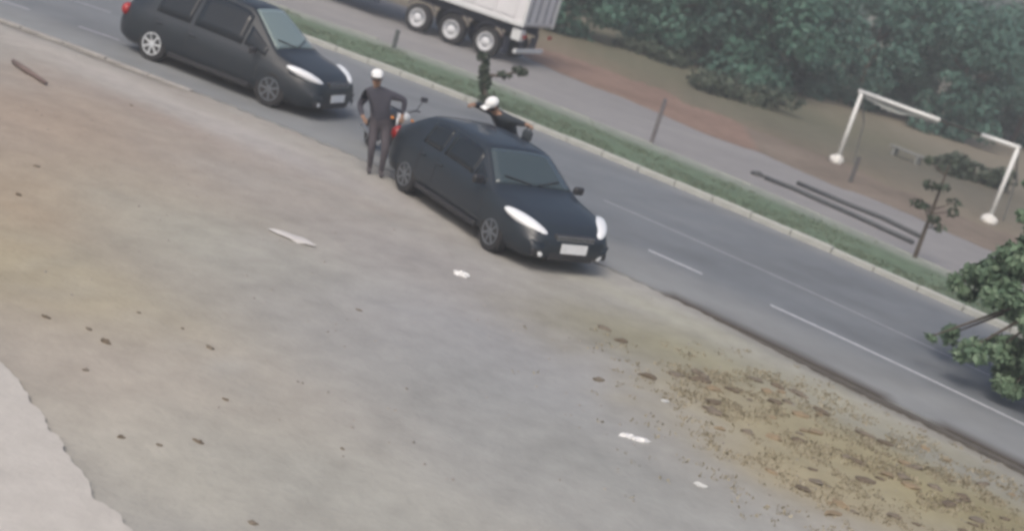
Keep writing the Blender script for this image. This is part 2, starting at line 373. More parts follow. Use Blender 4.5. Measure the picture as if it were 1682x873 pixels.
# ------------------------------------------------------------------ cars
m_glass = mat('car_glass', lin((34, 40, 46)), .12, spec=.3)
m_shield = mat('windscreen_glass', lin((62, 74, 78)), .08, spec=.7)
m_tyre = mat('tyre_rubber', (.02, .02, .022), .8)
m_rim = mat('alloy', (.5, .52, .54), .35, metal=.7)
m_black = mat('black_trim', (.025, .026, .03), .5)
m_lamp = mat('lamp_lens', (.85, .87, .88), .12, spec=.8, coat=1)
m_plate = mat('plate_white', (.72, .74, .75), .5, noise_s=12, noise_a=.1)
m_red = mat('tail_red', (.35, .02, .02), .2)
def interp(tab, x):
    if x <= tab[0][0]: return tab[0][1]
    for (a, va), (b, vb) in zip(tab, tab[1:]):
        if x <= b: return va + (vb - va) * (x - a) / (b - a)
    return tab[-1][1]
def build_car(label, cat, loc, rz, paint_m, L_, W_, H_, hood=.9, ws=(.95, .2), rear=(-1.3, -1.85), wb=2.5, wr=.30, rim_m=None, shield=None, group=None):
    root = thing('car', label, cat, loc, rz, group)
    hl = L_ / 2
    top = [(-hl, .78), (-hl + .06, .98), (rear[1] + .12, hood + .10), (rear[0], H_ - .06), (rear[0] + .5, H_), (ws[1] - .45, H_), (ws[1], H_ - .03), (ws[0], hood), (hl - .55, hood - .10), (hl - .18, hood - .2), (hl - .05, hood - .28), (hl, hood - .36)]
    top.sort()
    belt = [(-hl, .72), (-hl + .2, .92), (0, .90), (ws[0], .86), (hl - .3, .70), (hl, .5)]
    def smooth(tab, x, w=.09):
        return sum(interp(tab, x + d * w) for d in (-1, -.5, 0, .5, 1)) / 5
    def sec(x):
        zt = smooth(top, x); zb = min(smooth(belt, x), zt - .05)
        e = max(0, (abs(x) - (hl - .75)) / .75); w = W_ / 2 * (1 - .20 * e ** 2.6)
        zo = .19 + .07 * max(0, (abs(x) - (hl - .3)) / .3) ** 2
        tw = w - .06 - .26 * max(0, (zt - zb - .05)) / .55
        return [(0, zo), (w - .16, zo), (w - .04, zo + .08), (w, zo + .25), (w - .005, (zo + zb) / 2 + .1), (w - .03, zb - .03), (w - .06, zb + .01),
                (tw, zt - .045), (tw - .06, zt - .012), (tw * .6, zt + .008), (0, zt + .018)]
    xs_ = sorted(set([round(-hl + L_ * i / 56, 4) for i in range(57)]))
    bm = bmesh.new(); rings = []
    for x in xs_:
        s = sec(x); pts = s + [(-y, z) for y, z in reversed(s[1:-1])]
        rings.append([bm.verts.new((x, y, z)) for y, z in pts])
    n = len(rings[0])
    for i in range(len(rings) - 1):
        for k in range(n): bm.faces.new((rings[i][k], rings[i][(k + 1) % n], rings[i + 1][(k + 1) % n], rings[i + 1][k]))
    for rg, s in ((rings[0], -1), (rings[-1], 1)):
        zc = sum(v.co.z for v in rg) / n
        inner = [bm.verts.new((v.co.x + s * .05, v.co.y * .78, zc + (v.co.z - zc) * .78)) for v in rg]
        for k in range(n): bm.faces.new((rg[k], rg[(k + 1) % n], inner[(k + 1) % n], inner[k]))
        bm.faces.new(inner)
    body = mobj('body', bm, paint_m, root, smooth=True)
    # wheel arches cut from the body
    cb = bmesh.new()
    fx, rx = hl - .82 if wb is None else wb / 2 + .03, -wb / 2 + .03
    for x in (fx, rx):
        for s in (-1, 1):
            lathe(cb, [(wr + .055, s * (W_ / 2 + .1)), (wr + .055, s * (W_ / 2 - .25))], 'y', 28, (x, 0, wr))
    cut = mobj('cutter', cb, m_black)
    md = body.modifiers.new('b', 'BOOLEAN'); md.object = cut; md.operation = 'DIFFERENCE'; md.solver = 'EXACT'
    bake(body); bpy.data.objects.remove(cut)
    body.data.shade_smooth() if hasattr(body.data, 'shade_smooth') else None
    mdm = body.data
    # patches that follow the surface
    def patch(name, f, nu, nv, m, off, th=.012, flat=False):
        bm = bmesh.new(); g = [[Vector(f(u / nu, v / nv)) for v in range(nv + 1)] for u in range(nu + 1)]
        o_ = Vector(off)
        A = [[bm.verts.new(p + o_) for p in r] for r in g]; B = [[bm.verts.new(p + o_ - o_.normalized() * th * 1.6) for p in r] for r in g]
        for u in range(nu):
            for v in range(nv):
                bm.faces.new((A[u][v], A[u + 1][v], A[u + 1][v + 1], A[u][v + 1])); bm.faces.new((B[u][v], B[u][v + 1], B[u + 1][v + 1], B[u + 1][v]))
        for u in range(nu):
            bm.faces.new((A[u][0], B[u][0], B[u + 1][0], A[u + 1][0])); bm.faces.new((A[u][nv], A[u + 1][nv], B[u + 1][nv], B[u][nv]))
        for v in range(nv):
            bm.faces.new((A[0][v], A[0][v + 1], B[0][v + 1], B[0][v])); bm.faces.new((A[nu][v], B[nu][v], B[nu][v + 1], A[nu][v + 1]))
        return mobj(name, bm, m, root, smooth=True)
    def topf(xa, xb, shrink=.96):
        def f(u, v):
            x = xa + (xb - xa) * u; s = sec(x); pr = [(y, z) for y, z in s[8:]]
            yy = (v * 2 - 1) * pr[0][0] * shrink
            ay = abs(yy); z = interp(sorted([(p[0], p[1]) for p in pr]), ay)
            return (x, yy, z)
        return f
    dz = (H_ - .03 - hood); dx = ws[0] - ws[1]; nrm = Vector((dz, 0, dx)).normalized() * .012
    patch('windscreen', topf(ws[1] + .05, ws[0] - .07), 10, 10, shield or m_shield, nrm)
    dzr = H_ - hood - .1; dxr = abs(rear[0] - rear[1]); nr = Vector((-dzr, 0, dxr)).normalized() * .012
    patch('rear_window', topf(rear[1] + .2, rear[0] + .02, .9), 8, 8, m_glass, nr)
    def sidef(xa, xb, s, lo=.10, hi=.93):
        def f(u, v):
            x = xa + (xb - xa) * u; q = sec(x); a, b = q[6], q[7]; t = lo + (hi - lo) * v
            return (x, s * (a[0] + (b[0] - a[0]) * t), a[1] + (b[1] - a[1]) * t)
        return f
    bp = (ws[1] + rear[0]) / 2 + .02
    for s in (-1, 1):
        patch('side_window', sidef(bp + .05, ws[1] + .12, s), 8, 4, m_glass, (0, s * .010, .004))
        patch('side_window', sidef(rear[0] + .25, bp - .05, s), 8, 4, m_glass, (0, s * .010, .004))
        patch('quarter_window', sidef(ws[1] + .17, ws[0] - .18, s, .15, .75), 6, 3, m_glass, (0, s * .010, .004))
        # door seams
        for xx in (bp, ws[1] + .62, rear[0] + .32):
            b2 = bmesh.new(); q = sec(xx)
            tube(b2, [(xx, s * (q[i][0] + .001), q[i][1]) for i in (3, 4, 5, 6)], .006, 5)
            mobj('door_seam', b2, m_black, root)
        for xx in (bp + .12, rear[0] + .42):
            b2 = bmesh.new(); box(b2, (xx, s * (W_ / 2 + .008), .80), (.17, .035, .028), bevel=.008); mobj('door_handle', b2, paint_m, root)
        b2 = bmesh.new(); box(b2, (ws[1] + .52, s * (W_ / 2 + .09), .97), (.10, .20, .13), bevel=.03); mobj('mirror', b2, m_black, root, smooth=False)
        b2 = bmesh.new(); box(b2, (0, s * (W_ / 2 - .01), .27), (wb - 2 * wr - .2, .03, .09), bevel=.01); mobj('sill', b2, m_black, root)
        # head lamp wraps round the corner
        b2 = bmesh.new(); blob(b2, (hl - .34, s * (W_ / 2 - .215), hood - .235), (.40, .15, .088), Matrix.Rotation(-s * R(38), 3, 'Z') @ Matrix.Rotation(R(14), 3, 'Y'), 3)
        h_ = mobj('headlight', b2, m_lamp, root, smooth=True)
        b2 = bmesh.new(); blob(b2, (-hl + .1, s * (W_ / 2 - .22), .80), (.12, .16, .14), None, 2); mobj('tail_light', b2, m_red, root, smooth=True)
        b2 = bmesh.new(); lathe(b2, [(.055, 0), (.06, .02), (.03, .03)], 'y', 12)
        mobj('fog_lamp', b2, m_lamp, root, loc=(hl + .005, s * (W_ / 2 - .36), .33), rot=(0, 0, -math.pi / 2))
        b2 = bmesh.new(); box(b2, (hl - .005, s * (W_ / 2 - .34), .34), (.05, .30, .12), bevel=.02); mobj('bumper_recess', b2, m_black, root)
    b2 = bmesh.new(); box(b2, (hl + .005, 0, hood - .33), (.09, .78, .10), bevel=.02); gr = mobj('grille', b2, m_black, root)
    for k in range(3):
        b3 = bmesh.new(); box(b3, (hl + .053, 0, hood - .36 + k * .03), (.012, .74, .008)); mobj('slat', b3, m_rim, gr)
    b2 = bmesh.new(); box(b2, (hl + .01, 0, .30), (.09, .9, .13), bevel=.02); mobj('lower_grille', b2, m_black, root)
    b2 = bmesh.new(); box(b2, (hl + .075, 0, .445), (.014, .52, .15), Matrix.Rotation(-.1, 3, 'Y'), bevel=.004); pl = mobj('number_plate', b2, m_plate, root)
    b2 = bmesh.new(); tube(b2, [(-.4, 0, H_ + .01), (-.62, 0, H_ + .2)], .006, 5); mobj('aerial', b2, m_black, root)
    for s in (-1, 1):   # wipers on the windscreen's foot
        b2 = bmesh.new(); a = topf(ws[1] + .05, ws[0] - .05)
        tube(b2, [Vector(a(.97, .5 + s * .05)) + nrm * 2, Vector(a(.78, .5 + s * .38)) + nrm * 2.4], .012, 5); mobj('wiper', b2, m_black, root)
    # wheels
    rw = bmesh.new(); w = .19
    lathe(rw, [(wr * .62, -w / 2), (wr * .9, -w / 2), (wr * .98, -w * .38), (wr, -w * .2), (wr, w * .2), (wr * .98, w * .38), (wr * .9, w / 2), (wr * .62, w / 2), (wr * .6, w * .3), (wr * .6, -w * .3)][:8], 'y', 32)
    tme = None; rme = None
    for x in (fx, rx):
        for s in (-1, 1):
            y = s * (W_ / 2 - w / 2 - .005)
            if tme is None:
                t = mobj('wheel', rw, m_tyre, root, smooth=False); tme = t.data
                rb = bmesh.new(); r0 = wr * .66
                lathe(rb, [(r0, .03), (r0, w / 2 + .008), (r0 - .02, w / 2 + .01), (r0 - .035, w / 2 - .02), (.02, w / 2 - .03)], 'y', 32)
                for k in range(7):
                    a = 2 * math.pi * k / 7
                    box(rb, (math.cos(a) * r0 * .52, w / 2 - .006, math.sin(a) * r0 * .52), (r0 * .95, .022, .045), Matrix.Rotation(-a, 3, 'Y'), bevel=.006)
                lathe(rb, [(.05, w / 2 - .02), (.045, w / 2 + .012)], 'y', 14)
                ro = mobj('rim', rb, rim_m or m_rim, t); rme = ro.data; rme2 = rme.copy(); rme2.materials.clear(); rme2.materials.append(mat('dull_steel', lin((92, 97, 103)), .6)); ro.data = rme2
            else:
                t = bpy.data.objects.new('wheel', tme); link(t, root); ro = bpy.data.objects.new('rim', rme if x != fx else rme2); link(ro, t)
            t.location = (x, y, wr); ro.rotation_euler = (0, random.uniform(0, 1), 0 if s > 0 else math.pi)
    b2 = bmesh.new(); box(b2, (0, 0, .24), (L_ - .7, W_ - .55, .12)); mobj('underbody', b2, m_black, root)
    return root
m_car_a = mat('slate_paint', lin((34, 41, 48)), .4, spec=.4, coat=.15)
m_car_b = mat('dark_blue_grey_paint', lin((36, 44, 52)), .4, spec=.4, coat=.2)
rimw = mat('pale_alloy', (.62, .65, .67), .5, metal=.2)
# rear car: placed from its near rear wheel
def road_dir(key, x): return math.atan((line_y(key, x + .2) - line_y(key, x - .2)) / .4)
A = G(246, 98)
aa = road_dir('near', -6) - R(3)
loc = A + Vector((math.cos(aa), math.sin(aa), 0)) * (2.85 / 2) + Vector((-math.sin(aa), math.cos(aa), 0)) * .84; loc.z = 0
carA = build_car('dark slate hatchback driving along the kerb at upper left, its rear wheel rim pale', 'car', loc, aa, m_car_a, 4.75, 1.88, 1.72, hood=1.04, ws=(1.35, .45), rear=(-1.75, -2.2), wb=2.85, wr=.345, rim_m=rimw, shield=mat('pale_windscreen', lin((120, 136, 134)), .08, spec=1.0))
# front car: turned towards the near verge
HB = R(-50)
Bf = G(918, 448)
loc = Bf - Vector((math.cos(HB), math.sin(HB), 0)) * 2.1; loc.z = 0
carB = build_car('dark blue-grey hatchback stopped askew at the road edge, white headlights and plate facing the camera', 'car', loc, HB, m_car_b, 4.4, 1.88, 1.43, hood=.93, ws=(1.0, .3), rear=(-1.35, -2.0), wb=2.65, wr=.31, rim_m=mat('dull_steel', lin((92, 97, 103)), .6))

# ------------------------------------------------------------------ people
m_skin = mat('skin', (.30, .18, .12), .6)
def person(label, loc, rz, J, radii, mats, cap_m, hold=None):
    """J: joint positions (local), mats: torso, legs, shoe material"""
    root = thing('person', label, 'person', loc, rz)
    me = bpy.data.meshes.new('body')
    names = list(J); idx = {n: i for i, n in enumerate(names)}
    E = [('pelvis', 'waist'), ('waist', 'chest'), ('chest', 'neck'), ('neck', 'skull'), ('skull', 'crown')]
    for s in 'LR':
        E += [('chest', 'sh' + s), ('sh' + s, 'el' + s), ('el' + s, 'wr' + s), ('wr' + s, 'pm' + s),
              ('pelvis', 'hip' + s), ('hip' + s, 'kn' + s), ('kn' + s, 'an' + s), ('an' + s, 'toe' + s)]
    V = [Vector(J[n]) for n in names]
    me.from_pydata(V, [(idx[a], idx[b]) for a, b in E], [])
    o = bpy.data.objects.new('body', me); link(o, root)
    md = o.modifiers.new('s', 'SKIN'); md.use_smooth_shade = True
    if not me.skin_vertices: 
        bm = bmesh.new(); bm.from_mesh(me); bm.verts.layers.skin.verify(); bm.to_mesh(me); bm.free()
    sv = me.skin_vertices[0].data
    for n in names:
        r = radii.get(n, radii.get(n[:-1], .05)); r = r if isinstance(r, tuple) else (r, r)
        sv[idx[n]].radius = r; sv[idx[n]].use_root = (n == 'pelvis')
    sb = o.modifiers.new('d', 'SUBSURF'); sb.levels = sb.render_levels = 2
    bpy.context.view_layer.update(); bake(o)
    for x in mats: o.data.materials.append(x)
    # torso 0, legs 1, skin 2, shoes 3
    seg = [(a, b) for a, b in E]
    for p in o.data.polygons:
        c = p.center; best = (9, None)
        for a, b in seg:
            A_, B_ = Vector(J[a]), Vector(J[b]); d = B_ - A_; t = max(0, min(1, (c - A_).dot(d) / max(1e-6, d.length_squared)))
            q = (c - (A_ + d * t)).length
            if q < best[0]: best = (q, (a, b), t)
        a, b = best[1]; t = best[2]
        k = 0
        if b in ('skull', 'crown') : k = 2
        elif b[:2] in ('wr', 'pm') : k = 2 if (b[:2] == 'pm' or t > .9) else 0
        elif b[:3] == 'hip' or b[:2] in ('kn', 'an'): k = 1
        elif b[:3] == 'toe': k = 3
        elif a == 'pelvis' and t < .25: k = 1
        p.material_index = k; p.use_smooth = True
    # fingers: five unequal curled chains rooted in the palm
    for s in 'LR':
        w, p_ = Vector(J['wr' + s]), Vector(J['pm' + s]); d = (p_ - w).normalized()
        sd = d.cross(Vector((0, 0, 1)) if abs(d.z) < .9 else Vector((1, 0, 0))).normalized(); nn = d.cross(sd)
        for k, (off, ln) in enumerate(((-.03, .062), (-.01, .075), (.01, .07), (.03, .055))):
            b = bmesh.new(); q = p_ + sd * off + d * .01
            tube(b, [q - d * .02, q + d * ln * .45, q + d * ln * .8 + nn * .018, q + d * ln * .85 + nn * .045], [.0095, .009, .008, .006], 6)
            mobj('finger', b, m_skin, o, smooth=True)
        b = bmesh.new(); q = w.lerp(p_, .5)
        tube(b, [q, q + sd * -.045 + d * .02, q - sd * .055 + d * .05 + nn * .015], [.012, .0105, .008], 6); mobj('thumb', b, m_skin, o, smooth=True)
    # face
    sk, cr = Vector(J['skull']), Vector(J['crown']); up = (cr - sk).normalized(); hc = sk.lerp(cr, .35)
    fw = Vector((1, 0, 0)); fw = (fw - up * fw.dot(up)).normalized(); sd = up.cross(fw)
    b = bmesh.new(); blob(b, hc + fw * .1 - up * .012, (.018, .013, .026)); mobj('nose', b, m_skin, o, smooth=True)
    for s in (-1, 1):
        b = bmesh.new(); blob(b, hc + fw * .087 + sd * .033 * s + up * .018, (.012, .014, .01)); mobj('eye', b, m_black, o, smooth=True)
        b = bmesh.new(); blob(b, hc + sd * .088 * s, (.02, .012, .032)); mobj('ear', b, m_skin, o, smooth=True)
    b = bmesh.new(); blob(b, hc + fw * .088 - up * .055, (.012, .026, .007)); mobj('mouth', b, mat('lips', (.22, .09, .07), .6), o, smooth=True)
    b = bmesh.new(); blob(b, hc - fw * .015 + up * .01, (.098, .093, .115)); mobj('hair', b, m_black, root, smooth=True)
    # cap
    rm = Matrix((fw, sd, up)).transposed()
    b = bmesh.new(); blob(b, hc + up * .055 - fw * .005, (.118, .108, .09), rm, 3)
    box(b, hc + up * .05 + fw * .13, (.11, .15, .014), rm, bevel=.006)
    mobj('cap', b, cap_m, root, smooth=True)
    if hold: hold(root)
    return root
RAD = dict(pelvis=(.15, .12), waist=(.18, .13), chest=(.23, .15), neck=.058, skull=(.088, .095), crown=(.06, .065), sh=.085, el=.06, wr=.034, pm=(.042, .028),
           hip=.095, kn=.062, an=.045, toe=.04)
m_shirt = mat('charcoal_cloth', lin((62, 62, 72)), .9, noise_s=8, noise_a=.15)
m_trou = mat('grey_brown_cloth', lin((82, 78, 84)), .9, noise_s=8, noise_a=.15)
m_dark = mat('navy_cloth', lin((44, 52, 60)), .9, noise_s=8, noise_a=.15)
m_shoe = mat('shoe', lin((70, 66, 70)), .7)
m_cap = mat('white_cotton', (.78, .80, .80), .8, noise_s=10, noise_a=.08)
# local x = facing, y = left. Person one: leaning, elbow out, pale bag hanging by the thigh
J1 = dict(pelvis=(0, -.10, .96), waist=(.01, -.15, 1.12), chest=(.03, -.24, 1.36), neck=(.05, -.32, 1.52), skull=(.08, -.35, 1.63), crown=(.09, -.37, 1.76),
          shL=(.03, -.06, 1.44), elL=(.02, .20, 1.42), wrL=(.06, .22, 1.16), pmL=(.08, .22, 1.08),
          shR=(.03, -.44, 1.38), elR=(-.02, -.52, 1.12), wrR=(.16, -.42, .98), pmR=(.22, -.38, .95),
          hipL=(0, 0, .90), knL=(.10, .09, .50), anL=(-.02, .12, .09), toeL=(.13, .15, .045),
          hipR=(0, -.2, .90), knR=(.06, -.14, .49), anR=(-.10, -.08, .09), toeR=(.05, -.08, .045))
def hold1(root):
    pass
p1 = person('standing person in white cap and charcoal shirt, elbow raised, behind the askew hatchback', G(612, 288), R(-80), J1, {**RAD, 'chest': (.26, .165), 'waist': (.2, .14), 'hip': .105, 'kn': .07}, [m_shirt, m_trou, m_skin, m_shoe], m_cap)
# motorcycle standing between person one and the car
def motorcycle(loc, rz):
    root = thing('motorcycle', 'dark motorcycle with pale headlight and fender behind the tail of the askew hatchback', 'motorcycle', loc, rz)
    mp = mat('pale_fairing', (.55, .58, .60), .4); mk = mat('bike_dark', lin((60, 62, 70)), .5)
    for x in (.66, -.62):
        b = bmesh.new(); tor = [( .245, -.045), (.29, -.05), (.31, -.025), (.31, .025), (.29, .05), (.245, .045)]; lathe(b, tor, 'y', 24)
        w = mobj('wheel', b, m_tyre, root, loc=(x, 0, .31))
        b = bmesh.new(); lathe(b, [(.05, -.06), (.05, .06)], 'y', 10)
        for k in range(6):
            a = math.pi * k / 3; box(b, (math.cos(a) * .13, 0, math.sin(a) * .13), (.25, .105, .02), Matrix.Rotation(-a, 3, 'Y'))
        mobj('hub', b, m_rim, w)
    for s_ in (-1, 1):
        b = bmesh.new(); tube(b, [(.66, s_ * .09, .31), (.50, s_ * .09, .74), (.44, s_ * .09, .96)], .024, 7); mobj('fork', b, m_rim, root, smooth=True)
        b = bmesh.new(); tube(b, [(.44, s_ * .05, .98), (.40, s_ * .22, 1.04), (.30, s_ * .38, 1.02)], .016, 7); hb = mobj('handlebar', b, mk, root, smooth=True)
        b = bmesh.new(); tube(b, [(.36, s_ * .27, 1.04), (.40, s_ * .33, 1.22)], .009, 5); box(b, (.40, s_ * .35, 1.27), (.03, .14, .09), bevel=.012); mobj('mirror', b, mk, hb)
        b = bmesh.new(); blob(b, (.47, s_ * .2, .86), (.04, .03, .03)); mobj('indicator', b, mat('amber', (.7, .25, .03), .3), root, smooth=True)
        b = bmesh.new(); tube(b, [(-.62, s_ * .09, .31), (-.45, s_ * .13, .68)], .03, 7); mobj('shock_absorber', b, m_rim, root, smooth=True)
    b = bmesh.new(); blob(b, (.53, 0, .90), (.10, .12, .11), None, 3); mobj('headlight', b, mp, root, smooth=True)
    b = bmesh.new(); tube(b, [(.66 + .36 * math.cos(a), 0, .31 + .36 * math.sin(a)) for a in [R(30 + 15 * k) for k in range(8)]], .055, 6); mobj('front_fender', b, mp, root, smooth=True)
    b = bmesh.new(); blob(b, (.16, 0, .84), (.28, .15, .14), None, 3); mobj('tank', b, m_car_b, root, smooth=True)
    b = bmesh.new(); box(b, (-.30, 0, .80), (.66, .25, .10), bevel=.04); mobj('seat', b, m_black, root, smooth=True)
    b = bmesh.new(); blob(b, (-.66, 0, .74), (.22, .10, .07), Matrix.Rotation(R(-12), 3, 'Y'), 2); mobj('rear_fender', b, m_car_b, root, smooth=True)
    b = bmesh.new(); box(b, (.06, 0, .42), (.36, .24, .30), bevel=.05); tube(b, [(.15, 0, .55), (.22, 0, .72)], .09, 8); mobj('engine', b, mk, root)
    b = bmesh.new(); tube(b, [(.2, -.12, .40), (.1, -.16, .24), (-.75, -.18, .36)], [.02, .03, .045], 8); mobj('exhaust', b, m_rim, root, smooth=True)
    b = bmesh.new(); tube(b, [(.44, 0, .92), (.1, 0, .66), (-.3, 0, .68), (-.62, 0, .31), (-.1, 0, .30), (.2, 0, .30), (.44, 0, .80)], .025, 6); mobj('frame', b, mk, root)
    b = bmesh.new(); blob(b, (-.84, 0, .72), (.03, .08, .04)); mobj('tail_light', b, m_red, root, smooth=True)
_d = Vector((math.cos(HB), math.sin(HB), 0)); _n = Vector((-_d.y, _d.x, 0))
motorcycle(carB.location - _d * 3.38 - _n * .12, HB - R(8))

# Person two: beyond the car, leaning over it with both arms forward
J2 = dict(pelvis=(0, 0, .96), waist=(.14, 0, 1.10), chest=(.38, 0, 1.30), neck=(.50, 0, 1.41), skull=(.58, 0, 1.48), crown=(.66, 0, 1.58),
          shL=(.38, .24, 1.38), elL=(.40, .50, 1.42), wrL=(.44, .76, 1.46), pmL=(.45, .84, 1.47),
          shR=(.38, -.24, 1.38), elR=(.56, -.40, 1.40), wrR=(.76, -.28, 1.42), pmR=(.83, -.24, 1.42),
          hipL=(0, .1, .92), knL=(.06, .14, .50), anL=(-.06, .16, .09), toeL=(.09, .18, .045),
          hipR=(0, -.1, .92), knR=(-.04, -.12, .50), anR=(-.18, -.14, .09), toeR=(-.03, -.14, .045))
_d = Vector((math.cos(HB), math.sin(HB), 0)); _n = Vector((-_d.y, _d.x, 0)); P2 = carB.location + _d * -1.5 + _n * 1.27; rz2 = HB - math.pi / 2
p2 = person('person in white cap leaning over the far side of the askew hatchback, arm stretched out', P2, rz2, J2, {**RAD, 'chest': (.24, .16)}, [m_dark, m_dark, m_skin, m_shoe], m_cap)
p2.scale = (1.1, 1.1, 1.1)
b = bmesh.new()
box(b, (0, 0, -.16), (.10, .22, .17), bevel=.03); tube(b, [(0, -.07, -.08), (0, 0, .02), (0, .07, -.08)], .012, 5)
q = P2 + Matrix.Rotation(rz2, 4, 'Z') @ Vector((.49, .93, 1.61))
o = mobj('dark_bag', b, mat('dark_nylon', lin((50, 58, 64)), .8), loc=q, rot=(0, 0, rz2)); tag(o, 'dark bag held out at arm length over the car bonnet', 'bag')

# ------------------------------------------------------------------ articulated trailer on the far carriageway
ra = road_dir('r2n', -4)
def trailer():
    c3 = G(790, 91); d = Vector((math.cos(ra), math.sin(ra), 0))
    root = thing('truck_trailer', 'white box semi-trailer with three axles parked across the median at the top', 'trailer', c3, ra)
    mw = mat('trailer_white', lin((214, 214, 216)), .5, noise_s=1.2, noise_a=.1); mg = mat('trailer_frame', lin((96, 100, 110)), .6)
    mdark = mat('chassis_dark', lin((58, 62, 76)), .7)
    LN_, Wd, zb, zt = 12.5, 2.5, 1.28, 3.7; rx = 1.05
    x0 = rx - LN_
    b = bmesh.new(); box(b, ((x0 + rx) / 2, Wd / 2, (zb + zt) / 2), (LN_, Wd, zt - zb), bevel=.03); mobj('cargo_box', b, mw, root)
    pm = None; x = x0 + .35
    while x < rx - .4:     # upright side panels with ribs between them
        b = bmesh.new(); box(b, (0, 0, 0), (.66, .03, zt - zb - .36), bevel=.01)
        if pm is None: o = mobj('side_panel', b, mw, root); pm = o.data
        else: b.free(); o = bpy.data.objects.new('side_panel', pm); link(o, root)
        o.location = (x, -.016, (zb + zt) / 2 + .03); x += .72
    b = bmesh.new(); box(b, ((x0 + rx) / 2, -.02, zb + .05), (LN_, .05, .13), bevel=.01); mobj('bottom_rail', b, mat('rail_pale', lin((205, 208, 208)), .45), root)
    for y in (.65, 1.85):
        b = bmesh.new(); box(b, ((x0 + rx) / 2, y, zb - .18), (LN_ - .3, .12, .32)); mobj('chassis_beam', b, mdark, root)
    b = bmesh.new(); box(b, (x0 + 5.6, .08, .80), (3.6, .06, .62), bevel=.02); sg = mobj('side_guard', b, mdark, root)
    b = bmesh.new(); box(b, (x0 + 5.6, .035, .95), (3.5, .03, .07)); mobj('guard_rail', b, mat('rail_pale', None), sg)
    b = bmesh.new(); box(b, (x0 + 2.3, .5, .85), (1.6, .9, .5), bevel=.04); mobj('pallet_box', b, mdark, root)
    mr = mat('white_rim', (.66, .68, .70), .5)
    tm = rm_ = None
    for k in range(3):
        for y in (.16, 2.34):
            if tm is None:
                b = bmesh.new(); lathe(b, [(.29, -.14), (.44, -.14), (.465, -.11), (.465, .11), (.44, .14), (.29, .14)], 'y', 28); t = mobj('wheel', b, m_tyre, root); tm = t.data
                b = bmesh.new(); lathe(b, [(.30, -.142), (.28, -.155), (.25, -.13), (.20, -.08), (.14, -.08), (.12, -.19), (.02, -.19)], 'y', 24); r_ = mobj('rim', b, mr, t, smooth=True); rm_ = r_.data
            else:
                t = bpy.data.objects.new('wheel', tm); link(t, root); r_ = bpy.data.objects.new('rim', rm_); link(r_, t)
            t.location = (-1.27 * k, y, .465); t.rotation_euler = (0, 0, 0 if y < 1 else math.pi)
        b = bmesh.new()
        tube(b, [(-1.27 * k + .58 * math.cos(a), .16, .5 + .58 * math.sin(a)) for a in [R(30 + 12 * i) for i in range(11)]], .02, 5); mobj('mudguard', b, mdark, root)
    b = bmesh.new(); box(b, (-1.27, 1.25, .5), (.14, 2.0, .14)); mobj('axle', b, mdark, root)
    # rear: doors, frame, lamps, underrun bar, mud flaps
    for y in (.64, 1.86):
        b = bmesh.new(); box(b, (rx + .02, y, (zb + zt) / 2), (.04, 1.12, zt - zb - .18), bevel=.01); dr = mobj('rear_door', b, mw, root)
        for yy in (-.3, .3):
            b = bmesh.new(); tube(b, [(rx + .06, y + yy, zb + .15), (rx + .06, y + yy, zt - .15)], .02, 6); mobj('lock_rod', b, mg, dr)
    for y in (.02, 2.48):
        b = bmesh.new(); box(b, (rx + .03, y, (zb + zt) / 2), (.10, .09, zt - zb + .02), bevel=.01); mobj('door_frame', b, mat('rail_pale', None), root)
    b = bmesh.new(); box(b, (rx - .12, .22, .98), (.34, .35, .36), bevel=.03); mobj('lamp_housing', b, mat('rail_pale', None), root)
    for y in (.2, 2.3):
        b = bmesh.new(); box(b, (rx + .13, y, .98), (.03, .26, .12), bevel=.01); mobj('tail_light', b, m_red, root)
        b = bmesh.new(); box(b, (rx - .42, y, .55), (.02, .42, .55)); mobj('mud_flap', b, mdark, root)
    b = bmesh.new(); box(b, (rx - .05, 1.25, .47), (.10, 2.3, .14), bevel=.02); ub = mobj('underrun_bar', b, mat('rail_pale', None), root)
    for y in (.7, 1.8):
        b = bmesh.new(); box(b, (rx - .12, y, .75), (.08, .08, .6)); mobj('bar_bracket', b, mdark, root)
    for x in (x0 + 3.8, x0 + 4.0):
        b = bmesh.new(); tube(b, [(x, .5, 1.1), (x, .5, .1)], .06, 8); mobj('landing_leg', b, mdark, root)
trailer()

